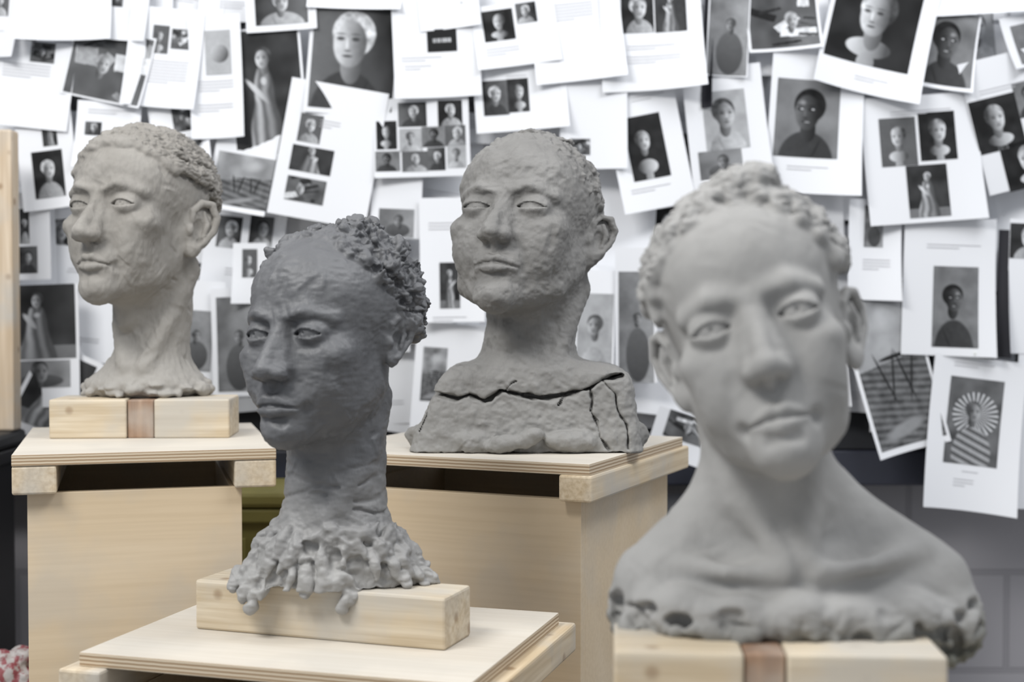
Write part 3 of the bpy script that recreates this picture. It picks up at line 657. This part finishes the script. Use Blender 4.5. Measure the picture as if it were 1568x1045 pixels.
S(95,245,85,160,-7,[(97,205,22,52,'f'),(98,273,46,70,'b')],[])
S(38,258,26,100,2,[(39,256,22,92,'t')])
S(185,215,95,100,3,[(163,205,24,20,'p')],[(190,178,70,2)])
S(290,205,85,110,-10,[(293,188,28,42,'s'),(312,225,26,16,'s')])
S(346,128,78,185,-3,[(348,92,38,66,'o')],[(345,135,52,4),(345,170,52,3)])
S(385,262,92,135,10,[(385,283,86,78,'l')])
S(62,365,75,130,-2,[(60,350,14,52,'b'),(66,400,28,40,'p')])
S(440,20,105,80,-4,[(441,22,78,56,'p')])
S(550,10,140,35,2)
S(420,152,112,196,-5,[(420,150,104,186,'f')])
S(548,95,134,180,4,[(549,92,124,170,'p')])
S(512,242,146,205,10,[(485,205,34,42,'b'),(487,252,62,38,'f'),(478,297,58,36,'s')],[(515,195,30,3)])
S(672,85,128,150,-3,[(680,74,44,34,'k')],[(650,100,60,2),(645,113,40,2)])
S(640,133,24,5,-3,col=(.55,.72,.22))
S(690,22,90,70,-6,[(697,8,24,24,'p')])
S(790,65,125,95,-8,[(764,52,46,46,'b'),(805,33,30,30,'p')],[(770,86,50,3)])
S(880,60,135,150,-6,[],[(868,20,70,6)])
S(650,218,142,118,-2,[(598,215,30,42,'b'),(600,254,36,30,'d'),(636,184,42,36,'p'),(692,182,36,38,'b'),(634,222,34,34,'m'),(668,217,36,30,'d'),(700,215,30,30,'b'),(640,254,38,30,'b'),(672,250,26,34,'p'),(702,246,28,34,'m')])
S(797,158,138,100,-4,[(760,159,38,52,'p'),(793,155,32,50,'b')],[(800,125,50,1)])
S(905,195,100,140,0,[(885,232,30,24,'s')])
S(612,320,75,95,2,[(612,345,52,42,'g')])
S(695,400,95,185,-1,[(692,438,30,68,'f')],[(690,345,60,3),(692,485,50,2)])
S(1075,75,14,200,2,col=(.02,.02,.025))  # black strip added to stand for a dark gap between sheets, no print
S(990,62,150,175,-2,[(970,32,48,62,'b'),(1019,30,46,64,'f')],[(990,82,70,2),(988,98,90,3)],(.0,.03,.02))
S(986,230,108,190,-11,[(984,232,56,96,'b')],[(985,155,50,2),(990,292,60,2)])
S(1105,58,62,140,3,[(1105,60,58,132,'g')])
S(1186,45,108,90,-4,[(1186,45,100,80,'s')])
S(1104,212,118,200,-6,[(1101,192,64,88,'m'),(1094,258,64,42,'g')],[(1090,285,50,2)])
S(1234,195,138,215,4,[(1222,190,94,116,'d')],[(1222,262,60,2)],(.0,.02,.01))
S(1430,88,86,120,10,[(1430,86,80,112,'d')])
S(1326,62,158,190,14,[(1321,48,128,130,'b')],[(1315,133,50,2)],(.015,.02,.01))
S(1485,15,170,40,-3)
S(1392,250,172,190,-4,[(1357,225,54,72,'b'),(1415,216,54,72,'b'),(1400,298,60,78,'f')],[(1390,178,90,2)])
S(1540,190,150,200,-14,[(1503,198,72,80,'b'),(1552,160,44,52,'d'),(1546,258,66,70,'b')],[(1520,140,90,2)],(.0,.0,.01))
S(1560,70,90,80,-14,[(1560,75,60,60,'g')])
S(1322,385,78,150,2,[(1322,350,28,62,'g')],[(1325,400,40,4)])
S(1432,440,136,205,2,[(1441,470,66,120,'d')],[(1440,378,80,2)])
S(1560,440,80,200,2,[(1548,372,50,52,'b')])
S(1512,450,16,190,2,col=(.03,.03,.035))  # another added dark strip, standing for a gap where the backing shows
S(1560,655,60,230,3)
S(1348,560,112,250,-14,[(1348,556,102,238,'l')],[],(.02,.01,.0))
S(1466,658,138,226,7,[(1467,640,80,128,'c')],[(1470,555,60,2),(1468,715,40,1),(1450,725,30,3)],(.02,.02,.01))
S(1477,538,22,4,7,col=(.62,.68,.35))
S(1040,665,100,70,18,[(1042,650,60,40,'s')])
S(85,528,116,182,-2,[(84,492,106,110,'f'),(80,570,100,40,'g')])
S(105,600,96,140,24,[(106,596,82,116,'f')],[],(.02,.0,.0))
S(372,522,66,160,-2,[(376,525,58,140,'g')])
S(312,520,80,180,4,[(312,520,52,90,'g')])
S(395,420,50,90,0,[(395,405,22,42,'b')])
S(905,505,62,180,2,[(907,510,52,120,'m')])
S(968,482,62,200,0,[(968,500,52,165,'g')])
S(690,580,105,170,4,[(668,570,36,80,'l')])
for s_ in SHEETS: sheet(*s_,.0008)
# ------------------------------------------------ room
M_board=plain('black_backing',(.02,.021,.025),.8)
b0=unproj(-120,690,2.726);b1=unproj(1750,-250,2.76)
box('pin_board',(b0[0],DW+.006,b0[2]+.002),(b1[0],DW+.036,b1[2]),M_board,None,.002)
M_blk=bpy.data.materials.new('painted_block_wall');N,L,B=nt(M_blk);tc=N.new('ShaderNodeTexCoord');mp=N.new('ShaderNodeMapping');mp.inputs['Rotation'].default_value=(math.radians(90),0,0);L.new(tc.outputs['Object'],mp.inputs[0])
br=N.new('ShaderNodeTexBrick');br.inputs['Color1'].default_value=(.34,.33,.35,1);br.inputs['Color2'].default_value=(.355,.345,.365,1);br.inputs['Mortar'].default_value=(.28,.272,.29,1);br.inputs['Scale'].default_value=1;br.inputs['Brick Width'].default_value=.40;br.inputs['Row Height'].default_value=.20;br.inputs['Mortar Size'].default_value=.006;L.new(mp.outputs[0],br.inputs['Vector']);L.new(br.outputs['Color'],B.inputs['Base Color'])
bp=N.new('ShaderNodeBump');bp.inputs['Distance'].default_value=.004;bp.invert=True;L.new(br.outputs['Fac'],bp.inputs['Height']);L.new(bp.outputs[0],B.inputs['Normal']);B.inputs['Roughness'].default_value=.6
box('wall_back',(-3,2.86,0),(3,2.96,3.0),M_blk,None,0)
box('floor',(-3,-1.2,-.05),(3,2.86,0),plain('concrete_floor',(.30,.30,.30),.6),None,0)
M_navy=plain('dark_blue_metal',(.035,.038,.055),.45);M_blkm=plain('black_plastic',(.012,.012,.014),.5)
zt=b0[2]
wb=empty('metal_wall_rail')
box('rail',(-1.9,DW+.004,zt-.068),(1.7,2.80,zt),M_navy,wb,.004)
for i,x in enumerate((-1.6,-.6,.45,1.5)): box('bracket_%d'%i,(x,2.80,zt-.055),(x+.05,2.859,zt-.01),M_navy,wb,.002)
def tote(name,x0,x1,y0,y1,z1,mat,z0=0):
    e=empty(name,(x0,y0,z0));w=x1-x0;d=y1-y0;h=z1-z0
    box('tote_body',(.015,.015,0),(w-.015,d-.015,h-.04),mat,e,.012,seg=3)
    box('tote_rim',(.004,.004,h-.055),(w-.004,d-.004,h-.03),mat,e,.004)
    box('tote_lid',(0,0,h-.028),(w,d,h),mat,e,.008)
    for i in range(5): box('rib_%d'%i,(.06+i*(w-.13)/4,.006,.05),(.07+i*(w-.13)/4,.016,h-.08),mat,e,.002)
q=unproj(0,664,2.46);tote('storage_cabinet',-1.5,-.875,2.41,2.56,q[2],M_blkm)
q2=unproj(0,770,2.5);tote('storage_cabinet',.10,.62,2.42,2.62,q2[2],M_blkm)
q3=unproj(0,745,2.5);tote('storage_cabinet',-.56,-.30,2.42,2.62,q3[2],plain('olive_plastic',(.20,.175,.05),.5))
p=unproj(8,430,2.52);p1=unproj(8,200,2.52)
box('timber_upright',(-.03,-.02,q[2]+.0005),(.03,.02,p1[2]),wood('pale_pine',(.56,.44,.31),(.66,.55,.42),2,1),None,.004,loc=(p[0]-.01,2.52,0))
v=Vol((-.09,-.06,-.01),(.09,.06,.13),.003);f0=Frame();v.ell(f0,(0,0,.04),(.06,.04,.045),k=.02,m=.03)
for i in range(24): v.ell(f0,(rnd.uniform(-.05,.05),rnd.uniform(-.03,.03),rnd.uniform(.02,.085)),(rnd.uniform(.008,.02),.015,rnd.uniform(.008,.02)),k=.006)
v.D=np.maximum(v.D,(-v.ax[2])[None,None,:])
mb=bpy.data.materials.new('printed_plastic_bag');N,L,B=nt(mb);tc=N.new('ShaderNodeTexCoord');vo=N.new('ShaderNodeTexNoise');vo.inputs['Scale'].default_value=75;L.new(tc.outputs['Object'],vo.inputs['Vector']);r=N.new('ShaderNodeValToRGB');r.color_ramp.elements[0].position=.42;r.color_ramp.elements[0].color=(.25,.06,.07,1);r.color_ramp.elements[1].position=.52;r.color_ramp.elements[1].color=(.42,.39,.38,1);L.new(vo.outputs['Fac'],r.inputs['Fac']);L.new(r.outputs[0],B.inputs['Base Color'])
qb=unproj(5,1075,2.2);finish('crumpled_plastic_bag',v,mb,(-.80,2.2,qb[2]-.012),lambda V,N:.003*fbm(V*60,3))
tote('storage_cabinet',-1.1,-.765,2.13,2.40,qb[2]-.018,M_blkm)
# ------------------------------------------------ lights, world, camera
def area(name,loc,size,en,col=(1,1,1),tgt=None):
    l=bpy.data.lights.new(name,'AREA');l.shape='RECTANGLE';l.size,l.size_y=size;l.energy=en;l.color=col
    o=bpy.data.objects.new(name,l);sc.collection.objects.link(o);o.location=loc
    if tgt is not None: o.rotation_euler=(Vector(tgt)-Vector(loc)).to_track_quat('-Z','Y').to_euler()
    return o
area('ceiling_light_1',(-1.2,.6,2.9),(1.2,.5),50,(1,.99,.97),(-.3,1.9,1.2))
area('ceiling_light_2',(.9,1.3,2.95),(1.2,.5),25,(.97,.98,1),(.4,1.9,1.2))
area('ceiling_light_3',(0,2.0,2.95),(2.4,.4),6,(.97,.98,1),(0,2.2,1))
w=bpy.data.worlds.new('studio_ambient');sc.world=w;w.use_nodes=True;w.node_tree.nodes['Background'].inputs[0].default_value=(.90,.94,1,1);w.node_tree.nodes['Background'].inputs[1].default_value=.56
cam=bpy.data.cameras.new('camera');co=bpy.data.objects.new('camera',cam);sc.collection.objects.link(co);sc.camera=co
co.location=(0,0,CAMZ);co.rotation_euler=(math.radians(90)-T,0,0);cam.sensor_width=36;cam.lens=F/1568*36*ZOOM;cam.clip_start=.05
cam.shift_x=(ZC[0]-784)/1568*ZOOM;cam.shift_y=(522.5-ZC[1])/1568*ZOOM
cam.dof.use_dof=True;cam.dof.focus_distance=1.75;cam.dof.aperture_fstop=4.0*ZOOM
sc.view_settings.view_transform='Standard'
print('done',time.time()-T0)
